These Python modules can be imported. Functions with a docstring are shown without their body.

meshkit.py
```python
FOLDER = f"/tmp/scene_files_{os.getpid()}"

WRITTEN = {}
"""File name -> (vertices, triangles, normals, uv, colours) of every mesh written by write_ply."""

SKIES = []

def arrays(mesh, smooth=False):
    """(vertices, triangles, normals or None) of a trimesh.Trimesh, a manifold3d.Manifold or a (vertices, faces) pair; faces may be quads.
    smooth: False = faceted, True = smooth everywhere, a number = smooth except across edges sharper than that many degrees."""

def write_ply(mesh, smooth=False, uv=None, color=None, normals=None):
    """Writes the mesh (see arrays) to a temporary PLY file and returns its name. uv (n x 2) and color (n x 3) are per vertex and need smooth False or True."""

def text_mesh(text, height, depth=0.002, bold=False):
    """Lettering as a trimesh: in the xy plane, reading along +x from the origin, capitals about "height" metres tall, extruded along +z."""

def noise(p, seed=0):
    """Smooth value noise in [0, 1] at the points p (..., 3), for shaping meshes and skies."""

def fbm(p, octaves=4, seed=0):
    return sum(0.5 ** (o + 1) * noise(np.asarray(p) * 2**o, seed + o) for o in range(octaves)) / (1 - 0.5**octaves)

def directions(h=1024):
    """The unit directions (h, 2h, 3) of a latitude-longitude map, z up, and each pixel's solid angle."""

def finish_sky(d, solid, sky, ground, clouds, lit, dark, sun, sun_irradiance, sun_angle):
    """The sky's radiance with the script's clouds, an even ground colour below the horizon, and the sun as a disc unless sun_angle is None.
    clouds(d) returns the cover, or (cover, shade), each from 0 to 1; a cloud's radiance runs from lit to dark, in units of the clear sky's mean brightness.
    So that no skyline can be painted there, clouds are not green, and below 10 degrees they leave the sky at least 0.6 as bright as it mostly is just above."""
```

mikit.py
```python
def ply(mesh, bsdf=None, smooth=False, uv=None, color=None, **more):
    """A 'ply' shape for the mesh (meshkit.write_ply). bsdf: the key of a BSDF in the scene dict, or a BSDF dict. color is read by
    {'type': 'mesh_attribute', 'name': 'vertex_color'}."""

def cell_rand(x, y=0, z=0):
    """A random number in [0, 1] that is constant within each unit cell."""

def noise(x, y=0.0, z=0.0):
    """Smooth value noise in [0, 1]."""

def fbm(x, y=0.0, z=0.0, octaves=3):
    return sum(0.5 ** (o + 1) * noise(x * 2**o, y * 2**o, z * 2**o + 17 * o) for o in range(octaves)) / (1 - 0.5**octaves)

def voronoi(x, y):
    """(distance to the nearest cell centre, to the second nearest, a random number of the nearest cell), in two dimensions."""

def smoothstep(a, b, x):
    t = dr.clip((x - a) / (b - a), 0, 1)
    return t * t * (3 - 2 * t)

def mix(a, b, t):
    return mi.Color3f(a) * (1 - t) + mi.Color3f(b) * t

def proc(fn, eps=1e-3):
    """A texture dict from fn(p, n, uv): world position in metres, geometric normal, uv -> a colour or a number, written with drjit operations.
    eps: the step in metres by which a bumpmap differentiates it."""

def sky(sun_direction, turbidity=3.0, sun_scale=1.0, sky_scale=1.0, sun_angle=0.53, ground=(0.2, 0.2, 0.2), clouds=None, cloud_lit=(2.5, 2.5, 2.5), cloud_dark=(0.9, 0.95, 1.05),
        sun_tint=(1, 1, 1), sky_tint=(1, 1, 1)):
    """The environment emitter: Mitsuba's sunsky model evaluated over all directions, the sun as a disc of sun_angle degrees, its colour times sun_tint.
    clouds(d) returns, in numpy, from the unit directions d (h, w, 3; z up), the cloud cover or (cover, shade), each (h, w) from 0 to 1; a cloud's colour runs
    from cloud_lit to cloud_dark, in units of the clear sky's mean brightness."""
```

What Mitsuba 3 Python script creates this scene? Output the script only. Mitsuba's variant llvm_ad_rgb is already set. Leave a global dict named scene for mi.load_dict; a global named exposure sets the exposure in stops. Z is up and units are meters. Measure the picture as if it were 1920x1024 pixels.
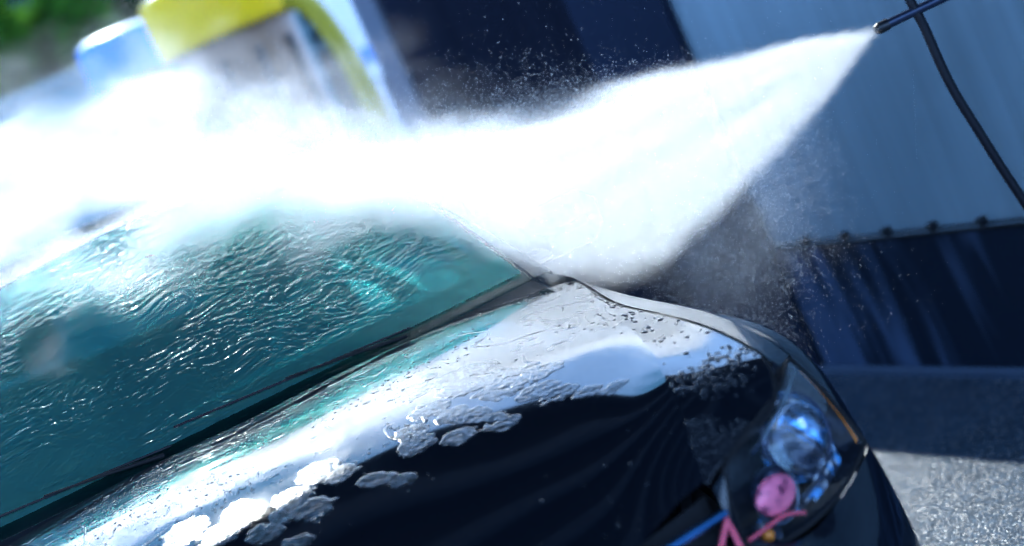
import math
import numpy as np, trimesh, mitsuba as mi, mikit, meshkit
import drjit as dr
from scipy.interpolate import CubicSpline, PchipInterpolator
from mikit import noise, fbm, voronoi, cell_rand, smoothstep, mix

T = mi.ScalarTransform4f
rng = np.random.default_rng(7)
scene, labels = {}, {}

# ------------------------------------------------------------------ camera, sky, exposure
CAM = np.array([3.603, -0.340, 1.511])
YAW, PITCH, ROLL, FPX = 0.261, 0.132, 0.419, 3301.0        # FPX: focal length in pixels of a picture 1920 wide
fw = np.array([-math.cos(YAW) * math.cos(PITCH), math.sin(YAW) * math.cos(PITCH), -math.sin(PITCH)])
rt = np.cross(fw, [0, 0, 1]); rt /= np.linalg.norm(rt)
up = np.cross(rt, fw)
cam_up = math.sin(ROLL) * rt + math.cos(ROLL) * up
scene['camera'] = {'type': 'thinlens', 'fov': math.degrees(2 * math.atan(960 / FPX)), 'fov_axis': 'x', 'near_clip': 0.05, 'far_clip': 600.0,
                   'aperture_radius': 0.019, 'focus_distance': 3.5,
                   'to_world': T().look_at(origin=CAM.tolist(), target=(CAM + fw).tolist(), up=cam_up.tolist())}


def clouds(d):
    p = d / np.maximum(d[..., 2:3] + 0.18, 0.05)
    f = meshkit.fbm(np.stack([p[..., 0] * 2.2 + 49.35, p[..., 1] * 2.2 + 27.11, d[..., 2] * 0 + 1.3], -1), 5, 3)
    cover = np.clip((f - 0.42) / 0.16, 0, 1)
    low = np.clip((0.42 - d[..., 2]) / 0.12, 0, 1)
    return np.clip(cover + low, 0, 1) * 0.97, np.clip((f - 0.5) * 1.2, 0, 0.5)


SUN = np.array([-1.0, 0.056, 0.75])
scene['sky'] = mikit.sky(SUN, turbidity=3, sun_scale=1.1, sky_scale=0.9, sky_tint=(0.31, 0.88, 1.65), sun_tint=(0.76, 1.0, 1.42), clouds=clouds, cloud_lit=(2.3, 4.3, 8.2), cloud_dark=(0.9, 1.9, 4.1))
exposure = 2.75

# ------------------------------------------------------------------ materials
def bsdf(name, d):
    scene[name] = d
    return name


def principled(name, color, rough=0.5, metallic=0.0, **more):
    c = mikit.proc(color) if callable(color) else {'type': 'rgb', 'value': list(color)}
    return bsdf(name, {'type': 'twosided', 'b': {'type': 'principled', 'base_color': c, 'roughness': rough, 'metallic': metallic, **more}})


principled('m_paint', (0.004, 0.006, 0.010), 0.035, specular=0.6)
def froth_color(p, n, uv):
    v = voronoi(p.x * 230, p.y * 230)
    k = 0.008 + 0.06 * smoothstep(0.30, 0.75, v[2]) * smoothstep(0.25, 0.6, fbm(p.x * 60, p.y * 60, 0.7, 3))
    return mi.Color3f(k * 0.75, k, k * 1.2)


principled('m_film', froth_color, 0.16, specular=0.55)
principled('m_bead', (0.01, 0.012, 0.016), 0.06, specular=0.5)
principled('m_black_plastic', (0.010, 0.012, 0.016), 0.35)
principled('m_gap', (0.002, 0.002, 0.003), 0.8)
principled('m_rubber', (0.006, 0.007, 0.012), 0.45, specular=0.25)
principled('m_tyre', (0.02, 0.02, 0.02), 0.7)
principled('m_chrome', (0.75, 0.8, 0.86), 0.08, 1.0)
principled('m_chrome_dark', (0.22, 0.27, 0.34), 0.15, 1.0)
principled('m_blue_chrome', (0.12, 0.42, 0.85), 0.12, 1.0)
principled('m_pink', (1.0, 0.14, 0.20), 0.3, 0.3)
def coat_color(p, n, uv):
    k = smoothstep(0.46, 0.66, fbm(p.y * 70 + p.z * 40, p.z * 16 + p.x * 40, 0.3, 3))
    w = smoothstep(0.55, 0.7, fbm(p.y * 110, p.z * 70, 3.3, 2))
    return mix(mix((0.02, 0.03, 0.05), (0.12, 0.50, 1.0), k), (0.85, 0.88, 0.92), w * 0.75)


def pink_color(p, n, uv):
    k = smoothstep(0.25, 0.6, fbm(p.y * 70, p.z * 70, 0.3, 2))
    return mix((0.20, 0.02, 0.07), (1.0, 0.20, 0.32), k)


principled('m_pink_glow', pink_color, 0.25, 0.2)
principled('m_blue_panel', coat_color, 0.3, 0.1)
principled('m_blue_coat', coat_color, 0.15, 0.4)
principled('m_amber', (0.75, 0.22, 0.02), 0.2)
principled('m_interior', (0.07, 0.09, 0.10), 0.6)
principled('m_seat', (0.05, 0.06, 0.07), 0.7)
principled('m_steel', (0.28, 0.16, 0.10), 0.4, 0.3)
principled('m_lance', (0.035, 0.05, 0.09), 0.28, 0.6)
bsdf('m_glass', {'type': 'thindielectric', 'int_ior': 1.22, 'specular_transmittance': {'type': 'rgb', 'value': [0.33, 0.82, 0.80]}})
bsdf('m_side_glass', {'type': 'thindielectric', 'int_ior': 1.5, 'specular_transmittance': {'type': 'rgb', 'value': [0.10, 0.24, 0.26]}})
bsdf('m_lens', {'type': 'thindielectric', 'int_ior': 1.28})
bsdf('m_film_clear', {'type': 'principledthin', 'base_color': {'type': 'rgb', 'value': [.24, .95, .88]}, 'roughness': 0.06, 'spec_trans': 0.84, 'diff_trans': 0.9, 'eta': 1.24, 'spec_tint': 0.7})
bsdf('m_water', {'type': 'dielectric', 'int_ior': 1.33})
bsdf('m_droplet', {'type': 'principledthin', 'base_color': {'type': 'rgb', 'value': [0.93, 0.95, 0.97]}, 'roughness': 0.3, 'diff_trans': 1.0})
bsdf('m_null', {'type': 'null'})


def asphalt_color(p, n, uv):
    v = voronoi(p.x * 130, p.y * 130)
    g = 0.03 + 0.10 * v[2] * v[2] + 0.04 * fbm(p.x * 3, p.y * 3, 0.0, 4)
    w = smoothstep(0.86, 0.92, v[2]) * smoothstep(0.6, 0.4, v[0])
    return mix(mi.Color3f(g * 0.68, g * 1.0, g * 1.38), (0.30, 0.28, 0.26), w)


def asphalt_bump(p, n, uv):
    v = voronoi(p.x * 130, p.y * 130)
    return (1 - dr.minimum(v[0] * 1.3, 1.0)) * 0.5 + 0.3 * noise(p.x * 300, p.y * 300, 0.0)


bsdf('m_asphalt', {'type': 'twosided', 'b': {'type': 'bumpmap', 'scale': 0.0026, 't': mikit.proc(asphalt_bump, 8e-4),
     'b': {'type': 'principled', 'base_color': mikit.proc(asphalt_color), 'roughness': 0.28, 'specular': 0.25}}})


def panel_color(p, n, uv):
    s = p.x * 0.992 + p.y * 0.125
    f = fbm(s * 2.3, p.z * 0.8, 1.0, 4)
    st = fbm(s * 22, p.z * 1.3, 2.0, 3)
    k = 0.80 + 0.30 * (f - 0.5) + 0.28 * (st - 0.5)
    return mi.Color3f(0.25 * k, 0.37 * k, 0.44 * k)


def skirt_color(p, n, uv):
    s = p.x * 0.992 + p.y * 0.125
    st = fbm(s * 9 + p.z * 1.2, p.z * 1.5, 2.0, 3)
    k = 0.35 + 1.6 * smoothstep(0.45, 0.75, st)
    return mi.Color3f(0.034 * k, 0.056 * k, 0.100 * k)


def dark_color(p, n, uv):
    s = p.x * 0.992 + p.y * 0.125
    st = fbm(s * 5, p.z * 0.5, 2.0, 3)
    k = 0.5 + st
    return mi.Color3f(0.010 * k, 0.012 * k, 0.020 * k)


principled('m_panel', panel_color, 0.45)
principled('m_skirt', skirt_color, 0.7, specular=0.03)
principled('m_dark_wall', dark_color, 0.75, specular=0.0)
principled('m_dark_wall_2', (0.020, 0.028, 0.050), 0.75, specular=0.0)
principled('m_grey_post', (0.11, 0.12, 0.15), 0.5, specular=0.2)
principled('m_kerb', (0.05, 0.08, 0.13), 0.6, specular=0.2)
principled('m_yellow', (0.90, 0.55, 0.004), 0.4, specular=0.15)
principled('m_blue', (0.004, 0.24, 0.66), 0.4, specular=0.15)
principled('m_olive_hose', (0.42, 0.33, 0.008), 0.4)
principled('m_white', (0.82, 0.84, 0.85), 0.3)
principled('m_pale_wall', (0.16, 0.25, 0.26), 0.7)
principled('m_slat', (0.03, 0.075, 0.085), 0.5)
principled('m_slat_back', (0.008, 0.016, 0.02), 0.7)
principled('m_canopy', (0.012, 0.015, 0.02), 0.6)
principled('m_canopy_beam', (0.14, 0.16, 0.19), 0.5)
principled('m_trunk', (0.06, 0.045, 0.03), 0.8)
bsdf('m_leaf', {'type': 'principledthin', 'base_color': {'type': 'rgb', 'value': [0.06, 0.17, 0.02]}, 'roughness': 0.5, 'diff_trans': 0.9})
bsdf('m_leaf_2', {'type': 'principledthin', 'base_color': {'type': 'rgb', 'value': [0.025, 0.09, 0.02]}, 'roughness': 0.5, 'diff_trans': 0.7})

# ------------------------------------------------------------------ helpers
def key_for(name, parent=None):
    base = f'{parent}__{name}' if parent else name
    k, i = base, 0
    while k in scene or k in labels:
        i += 1
        k = f'{base}_{i:03d}'
    return k


def put(name, mesh, mat, parent=None, smooth=30, **more):
    k = key_for(name, parent)
    scene[k] = mikit.ply(mesh, mat, smooth=smooth, **more)
    return k


def tag(k, label=None, cat=None, group=None, kind=None):
    labels[k] = {a: b for a, b in (('label', label), ('category', cat), ('group', group), ('kind', kind)) if b}
    return k


def thing(name, label, cat, group=None):
    return tag(key_for(name), label, cat, group)


def spl(pts, n):
    """n points along a smooth curve through pts, even in the curve's own parameter (its chord length)."""
    p = np.asarray(pts, float)
    if len(p) == 2:
        t = np.linspace(0, 1, n)[:, None]
        return p[0] * (1 - t) + p[1] * t
    s = np.r_[0, np.cumsum(np.linalg.norm(np.diff(p, axis=0), axis=1))]
    return PchipInterpolator(s / s[-1], p)(np.linspace(0, 1, n)) if len(p) == 3 else CubicSpline(s / s[-1], p)(np.linspace(0, 1, n))


def loft(curves, nu, nv, mirror_start=False):
    """Grid (nv, nu, 3): smooth across the curves (nv) and along them (nu). mirror_start: the first curve lies on y = 0 and the surface is symmetric there."""
    cs = [spl(c, nu) for c in curves]
    full = [c * [1, -1, 1] for c in cs[:0:-1]] + cs if mirror_start else cs
    A = np.array(full)
    gap = np.linalg.norm(np.diff(A, axis=0), axis=2).mean(1)
    s = np.r_[0, np.cumsum(gap)]
    s0 = s[len(cs) - 1] if mirror_start else 0
    t = np.linspace(s0, s[-1], nv)
    return (CubicSpline(s, A, axis=0) if len(full) > 2 else PchipInterpolator(s, A, axis=0))(t)


def grid_mesh(G, flip=False, keep=None):
    nv, nu = G.shape[:2]
    i = np.arange(nv * nu).reshape(nv, nu)
    q = np.stack([i[:-1, :-1], i[:-1, 1:], i[1:, 1:], i[1:, :-1]], -1)
    q = q[keep] if keep is not None else q.reshape(-1, 4)
    if flip:
        q = q[:, ::-1]
    f = np.vstack([q[:, [0, 1, 2]], q[:, [0, 2, 3]]])
    m = trimesh.Trimesh(G.reshape(-1, 3), f, process=False)
    m.remove_unreferenced_vertices()
    return m


def grid_normals(G):
    du, dv = np.gradient(G, axis=1), np.gradient(G, axis=0)
    n = np.cross(du, dv)
    n /= np.maximum(np.linalg.norm(n, axis=-1, keepdims=True), 1e-12)
    return n


def join(*ms):
    return trimesh.util.concatenate([m for m in ms])


def mirror(m):
    q = m.copy()
    q.vertices = q.vertices * [1, -1, 1]
    q.invert()
    return q


def tube(pts, r, sides=12, n=None, caps=True):
    p = spl(pts, n or max(2, len(pts) * 8)) if n != 0 else np.asarray(pts, float)
    rr = np.broadcast_to(np.asarray(r, float), len(p)) if np.ndim(r) == 0 else np.interp(np.linspace(0, 1, len(p)), np.linspace(0, 1, len(r)), r)
    tg = np.gradient(p, axis=0); tg /= np.linalg.norm(tg, axis=1, keepdims=True)
    a = np.cross(tg[0], [0.3, 0.1, 0.95]); a /= np.linalg.norm(a)
    rings, ang = [], np.arange(sides) * 2 * np.pi / sides
    for k in range(len(p)):
        a = a - tg[k] * (a @ tg[k]); a /= np.linalg.norm(a)
        b = np.cross(tg[k], a)
        rings.append(p[k] + rr[k] * (np.cos(ang)[:, None] * a + np.sin(ang)[:, None] * b))
    v = np.vstack(rings)
    f = []
    for k in range(len(p) - 1):
        for j in range(sides):
            i0, i1 = k * sides + j, k * sides + (j + 1) % sides
            f += [[i0, i1, i1 + sides], [i0, i1 + sides, i0 + sides]]
    if caps:
        v = np.vstack([v, p[0], p[-1]]); e = len(v)
        L = (len(p) - 1) * sides
        for j in range(sides):
            f += [[e - 2, (j + 1) % sides, j], [e - 1, L + j, L + (j + 1) % sides]]
    return trimesh.Trimesh(v, f, process=False)


def box(lo, hi, bevel=0.0):
    lo, hi = np.minimum(lo, hi), np.maximum(lo, hi)
    if bevel:
        import itertools
        pts = []
        for c in itertools.product((0, 1), repeat=3):
            s = np.array([1 if x == 0 else -1 for x in c])
            corner = np.where(c, hi, lo)
            for ax in range(3):
                o = s * bevel; o[ax] = 0
                pts.append(corner + o)
        return trimesh.convex.convex_hull(np.array(pts))
    m = trimesh.creation.box(hi - lo); m.apply_translation((hi + lo) / 2)
    return m


def fillet_box(c, size, bevel, R=None):
    m = box(-np.asarray(size) / 2, np.asarray(size) / 2, bevel)
    M = np.eye(4)
    if R is not None: M[:3, :3] = R
    M[:3, 3] = c
    m.apply_transform(M)
    return m


def basis(x, z=(0, 0, 1)):
    x = np.asarray(x, float) / np.linalg.norm(x)
    y = np.cross(z, x); y /= np.linalg.norm(y)
    return np.stack([x, y, np.cross(x, y)], 1)

# ------------------------------------------------------------------ setting: ground, kerb
put('asphalt', box((-90, -90, -0.4), (90, 90, 0.0)), 'm_asphalt', smooth=False)
tag('asphalt', 'grey asphalt of the wash bay, sunlit in the foreground', kind='structure')

WD, WN, W0 = np.array([-0.992, -0.125, 0]), np.array([-0.125, 0.992, 0]), np.array([-0.83, 2.05, 0])   # wall line: direction, outward normal, origin


def wall_box(s0, s1, n0, n1, z0, z1, bevel=0.0):
    m = box((s0, n0, z0), (s1, n1, z1), bevel)
    v = m.vertices
    m.vertices = W0 + v[:, :1] * WD + v[:, 1:2] * WN + v[:, 2:] * [0, 0, 1]
    m.invert()
    return m


k = put('kerb', wall_box(-4.5, 12, 0.0, 0.5, -0.1, 0.03, 0.012), 'm_kerb', smooth=False)
tag(k, 'low wet kerb along the foot of the wash bay wall', kind='structure')

# wash bay wall: > lower_band, blue_panel (joined), dark_panel, post
wall = thing('wash_bay_wall', 'tall wash bay partition wall with blue panel, dark panels and grey end post', 'wall')
put('lower_band', wall_box(-4.5, .955, 0.02, 0.14, 0.03, 0.455), 'm_skirt', wall, smooth=False)
put('top_trim', wall_box(-4.5, .955, 0.005, 0.06, 0.456, 0.472, 0.004), 'm_black_plastic', wall, smooth=False)
for s_c in .735 - .223 * np.arange(22):
    put('clip', wall_box(s_c - .012, s_c + .012, 0.0, 0.05, 0.473, 0.492, 0.004), 'm_black_plastic', wall, smooth=False)
put('blue_panel', wall_box(-4.5, .955, 0.03, 0.10, 0.474, 1.95), 'm_panel', wall, smooth=False)
put('dark_panel', wall_box(.957, 1.585, 0.0, 0.12, 0.03, 1.95), 'm_dark_wall_2', wall, smooth=False)
put('dark_panel', wall_box(1.587, 3.24, 0.012, 0.11, 0.03, 1.95), 'm_dark_wall', wall, smooth=False)
put('post', wall_box(3.242, 3.50, -0.02, 0.14, 0.03, 1.97, 0.01), 'm_grey_post', wall, smooth=False)

# canopy over the bay, its open edge behind the windscreen
can = thing('wash_bay_canopy', 'dark flat canopy over the front of the car with slatted underside', 'canopy')
put('roof', box((-2.09, -5, 3.06), (3.3, 6.5, 3.22)), 'm_canopy', can, smooth=False)
put('fascia', box((-2.15, -5, 2.98), (-2.091, 6.5, 3.24), 0.008), 'm_canopy', can, smooth=False)
for x in np.arange(-1.8, 3.1, 0.42):
    put('slat', box((x, -4.9, 2.99), (x + 0.10, 6.4, 3.055), 0.006), 'm_canopy_beam', can, smooth=False)
for x, y in ((3.0, -4.7), (-1.9, -4.7), (3.0, 6.2)):
    put('post', box((x, y, 0.0), (x + 0.15, y + 0.15, 2.985), 0.01), 'm_grey_post', can, smooth=False)

# ------------------------------------------------------------------ the car
car = thing('car', 'wet black car with teal tinted windscreen being washed by a jet of water', 'car')
C0 = [(.03, 0, .987), (.28, 0, .973), (.50, 0, .944), (.75, 0, .888), (1.0, 0, .826), (1.17, 0, .782), (1.285, 0, .747)]
C1 = [(.00, .30, .984), (.26, .30, .970), (.48, .30, .940), (.73, .295, .886), (.98, .288, .827), (1.14, .28, .784), (1.252, .275, .749)]
C15 = [(-.055, .56, .960), (.13, .53, .958), (.32, .505, .943), (.57, .475, .913), (.72, .455, .884), (.88, .433, .850), (1.04, .405, .811), (1.19, .372, .755)]
C2 = [(-.10, .760, .928), (.10, .728, .922), (.30, .695, .916), (.58, .633, .904), (.72, .600, .891), (.86, .562, .874), (1.03, .507, .825), (1.142, .460, .757)]
C4 = [(-.10, .768, .926), (.10, .740, .920), (.30, .712, .909), (.58, .710, .892), (.80, .708, .868), (.93, .697, .850), (1.01, .680, .833), (1.06, .648, .802), (1.107, .560, .780), (1.144, .462, .758)]
NU = 260
Hm = loft([C0, C1, C15, C2], NU, 150, True)
def mid(a, b, w, dz):
    A, B = spl(a, 40), spl(b, 40)
    env = np.sin(np.linspace(0, np.pi, 40))[:, None]
    return A * (1 - w) + B * w - np.array([0, 0, dz]) * env
Ho = loft([C2, mid(C2, C4, .5, .002), C4], NU, 40)
hood_half = join(grid_mesh(Hm, True), grid_mesh(Ho, True))
hood_m = join(hood_half, mirror(hood_half))
hood_m.merge_vertices(digits_vertex=5)
hood = put('hood', hood_m, 'm_paint', car, smooth=7)
tag(hood, 'black bonnet covered with water film and beads')
# dark shut gap running between bonnet and wing
gapm = tube(np.array(C4) - [0, 0, .004], .0045, 6, 80)
put('hood_gap', gapm, 'm_gap', car)
put('hood_gap', mirror(gapm), 'm_gap', car)

F0 = [(-.10, .774, .926), (.10, .746, .920), (.30, .718, .909), (.58, .716, .892), (.80, .714, .868), (.93, .703, .850), (1.01, .686, .833), (1.05, .662, .806)]
F1 = [(-.10, .805, .905), (.12, .775, .904), (.42, .752, .900), (.62, .758, .882), (.77, .773, .842), (.855, .782, .797)]
F2 = [(-.10, .865, .80), (.12, .865, .80), (.42, .868, .80), (.62, .866, .79), (.76, .838, .785), (.85, .790, .785)]
F3 = [(-.10, .895, .62), (.12, .898, .62), (.35, .90, .62), (.6, .90, .62), (.80, .868, .62), (.945, .812, .626)]
Ff = loft([F0, F1], 90, 20)
Fs = loft([F1, F2, F3], 90, 36)
F4 = [(-.10, .885, .30), (.12, .885, .30), (.35, .89, .30), (.6, .89, .30), (.85, .865, .30), (.97, .82, .30)]
Fl = loft([F3, F4], 90, 24)
AX, WR = 0.33, 0.33
def cut_arch(G, ax):
    c = (G[:-1, :-1] + G[1:, 1:]) / 2
    return ((c[..., 0] - ax) ** 2 + (c[..., 2] - WR) ** 2) > 0.375 ** 2
wing = join(grid_mesh(Ff, True), grid_mesh(Fs, True, cut_arch(Fs, AX)), grid_mesh(Fl, True, cut_arch(Fl, AX)))
put('wing', wing, 'm_paint', car, smooth=35)
put('wing', mirror(wing), 'm_paint', car, smooth=35)

# windscreen: across u (-1..1), up v (0..1)
def screen(u, v, off=0.0):
    w = .70 * (1 - v) + .53 * v + .02 * np.sin(np.pi * v)
    x = -(.0 + .15 * u * u) * (1 - v) + (-.865 - .06 * u * u) * v
    z = (.983 - .018 * u * u) * (1 - v) + (1.433 - .045 * u * u) * v + .022 * np.sin(np.pi * v)
    return np.stack([x + off * .45, u * w, z + off * .89], -1)
U, V = np.meshgrid(np.linspace(-1, 1, 60), np.linspace(0, 1, 40))
put('windscreen', grid_mesh(screen(U, V)), 'm_glass', car, smooth=True)
def border(u0, u1, v0, v1, nu=50, nv=6):
    a, b = np.meshgrid(np.linspace(u0, u1, nu), np.linspace(v0, v1, nv))
    return grid_mesh(screen(a, b, -.004))
put('frit_band', join(border(-1, 1, 0, .11), border(-1, -.955, .11, 1), border(.955, 1, .11, 1), border(-.955, .955, .95, 1)), 'm_gap', car, smooth=True)

# water running down the glass: a rippled sheet
nu_, nv_ = 620, 430
U, V = np.meshgrid(np.linspace(-.985, .985, nu_), np.linspace(.03, .985, nv_))
P = screen(U, V)
a, b = U * .65, V * .97
q = lambda sx, sy, o, sd: meshkit.fbm(np.stack([a * sx, b * sy, a * 0 + .5], -1), o, sd) - .5
warp = q(5, 5, 2, 11)
fine = meshkit.fbm(np.stack([a * 34 + warp * 9, b * 85 + warp * 14 + a * 10, a * 0 + 1.5], -1), 3, 21) - .5     # long crests
pebble = meshkit.fbm(np.stack([a * 105 + warp * 12, b * 120 + warp * 8, a * 0 + 4.5], -1), 2, 23) - .5               # hammered look
zone = lambda sd, k, o: np.clip(meshkit.fbm(np.stack([a * 2.6 + .7, b * 3.4, a * 0 + 2.5], -1), 3, sd) * k - o, 0, 1)
where = np.maximum(zone(5, 6, 2.72), .75 * np.exp(-(((U + .60) / .38) ** 2 + ((V - .30) / .15) ** 2)))
where2 = np.maximum(np.exp(-(((U - .50) / .38) ** 2 + ((V - .26) / .13) ** 2)), zone(8, 5, 2.35) * .8)
calm = 1 - np.exp(-(((U - .765) / .10) ** 2 + ((V - .155) / .06) ** 2))
h = .0045 + calm * (fine * (.0004 + .0088 * where) + pebble * .0038 * where2 + q(14, 22, 2, 31) * .002)
n = np.array([.45, 0, .89])
film = P + h[..., None] * n
put('water_film', grid_mesh(film), 'm_film_clear', car, smooth=True)

# round sticker inside the glass near the far lower corner
su, sv = .765, .155
sc = screen(np.array(su), np.array(sv), -.006)
tu = screen(np.array(su + .02), np.array(sv), -.006) - sc; tu /= np.linalg.norm(tu)
tv = screen(np.array(su), np.array(sv + .02), -.006) - sc; tv -= tu * (tv @ tu); tv /= np.linalg.norm(tv)
ang = np.linspace(0, 2 * np.pi, 49)[:-1]
def ring(r0, r1, off):
    nn = np.cross(tu, tv)
    c = lambda r: sc + r * (np.cos(ang)[:, None] * tu + np.sin(ang)[:, None] * tv) + nn * off
    G = np.stack([c(r0), c(r1)]); G = np.concatenate([G, G[:, :1]], 1)
    return grid_mesh(G)
principled('m_sticker', (0.22, 0.36, 0.38), 0.5); principled('m_sticker_ring', (0.03, 0.09, 0.11), 0.5)
st = put('sticker', ring(.0005, .045, 0), 'm_sticker', car, smooth=False)
tag(st, 'round sticker with concentric rings on the windscreen')
for r in (.044, .034, .023, .012):
    put('ring', ring(r - .005, r, .0015), 'm_sticker_ring', st, smooth=False)

# cowl and wipers
u = np.linspace(-1, 1, 50)
back, front = screen(u, u * 0, .0), np.stack([.045 - .15 * u * u, .755 * u, .972 - .045 * u * u], -1)
put('cowl', grid_mesh(np.stack([back + [0, 0, -.004], (back + front) / 2 + [0, 0, -.022], front + [0, 0, -.016]])), 'm_black_plastic', car, smooth=True)
for (ua, va, ub, vb) in ((-.22, .07, .55, .022), (-.97, .07, -.25, .02)):
    t = np.linspace(0, 1, 14)
    bl = screen(ua + (ub - ua) * t, va + (vb - va) * t, .010)
    wp = put('wiper', tube(bl, .0026, 8, 30), 'm_rubber', car)
    piv = screen(np.array(ub - .03), np.array(0.0), .012)
    put('arm', tube([bl[6] + [.003, 0, .004], (bl[6] + piv) / 2 + [.010, 0, .004], piv], [.0025, .003, .005], 8, 20), 'm_gap', wp)

# roof, pillars, doors, tail
R0 = screen(np.linspace(0, 1, 12), np.ones(12)) + [-.004, 0, .001]
def roof_row(x, w, zc, drop): return np.stack([np.full(12, x) - .05 * np.linspace(0, 1, 12) ** 2, w * np.linspace(0, 1, 12), zc - drop * np.linspace(0, 1, 12) ** 2.2], -1)
rows = [R0, roof_row(-1.15, .565, 1.458, .06), roof_row(-1.5, .58, 1.468, .06), roof_row(-1.85, .57, 1.448, .06), roof_row(-2.1, .545, 1.40, .06)]
Rf = np.array([CubicSpline(np.linspace(0, 1, 5), np.array(rows)[:, j])(np.linspace(0, 1, 40)) for j in range(12)])
rm = grid_mesh(Rf)
roof = put('roof', join(rm, mirror(rm)), 'm_paint', car, smooth=True)
tag(roof, 'black roof beaded with water drops')
edge = Rf[-1]
belt = np.array([(-.15, .745, .955), (-.5, .775, .955), (-1.0, .79, .96), (-1.5, .79, .965), (-2.0, .78, .97), (-2.45, .74, .975)])
apil = [screen(np.array(1.0), np.array(v)) for v in np.linspace(0, 1, 10)]
upper = np.vstack([apil, edge[4:]])
lower = spl(belt, len(upper))
Gs = np.stack([upper + [0, .004, 0], upper * .5 + lower * .5 + [0, .022, 0], lower])
side_u = grid_mesh(loft(list(Gs), 70, 14), True)
# upper side: pillar strips in paint, glass between
Gl = loft(list(Gs), 70, 14)
def band(i0, i1, j0, j1): return grid_mesh(Gl[j0:j1 + 1, i0:i1 + 1], True)
pil = join(band(0, 9, 0, 13), band(36, 39, 0, 13), band(62, 69, 0, 13), band(9, 36, 0, 1), band(39, 62, 0, 1))
for m in (pil, mirror(pil)): put('pillar', m, 'm_paint', car, smooth=40)
for sg in (band(9, 36, 1, 13), band(39, 62, 1, 13)):
    for m in (sg, mirror(sg)): put('side_window', m, 'm_side_glass', car, smooth=True)
B1 = belt
B2 = belt + np.array([0, .075, -.13]) * np.array([1, 1, 1]); B2[0] = (-.10, .865, .80)
B3 = np.array([(-.10, .895, .62), (-.5, .905, .62), (-1.0, .91, .62), (-1.5, .91, .62), (-2.0, .905, .63), (-2.45, .89, .64)])
B4 = B3 * [1, 1, 0] + [0, -.01, .30]
B0 = np.vstack([[(-.10, .770, .935)], belt[1:]])
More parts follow.
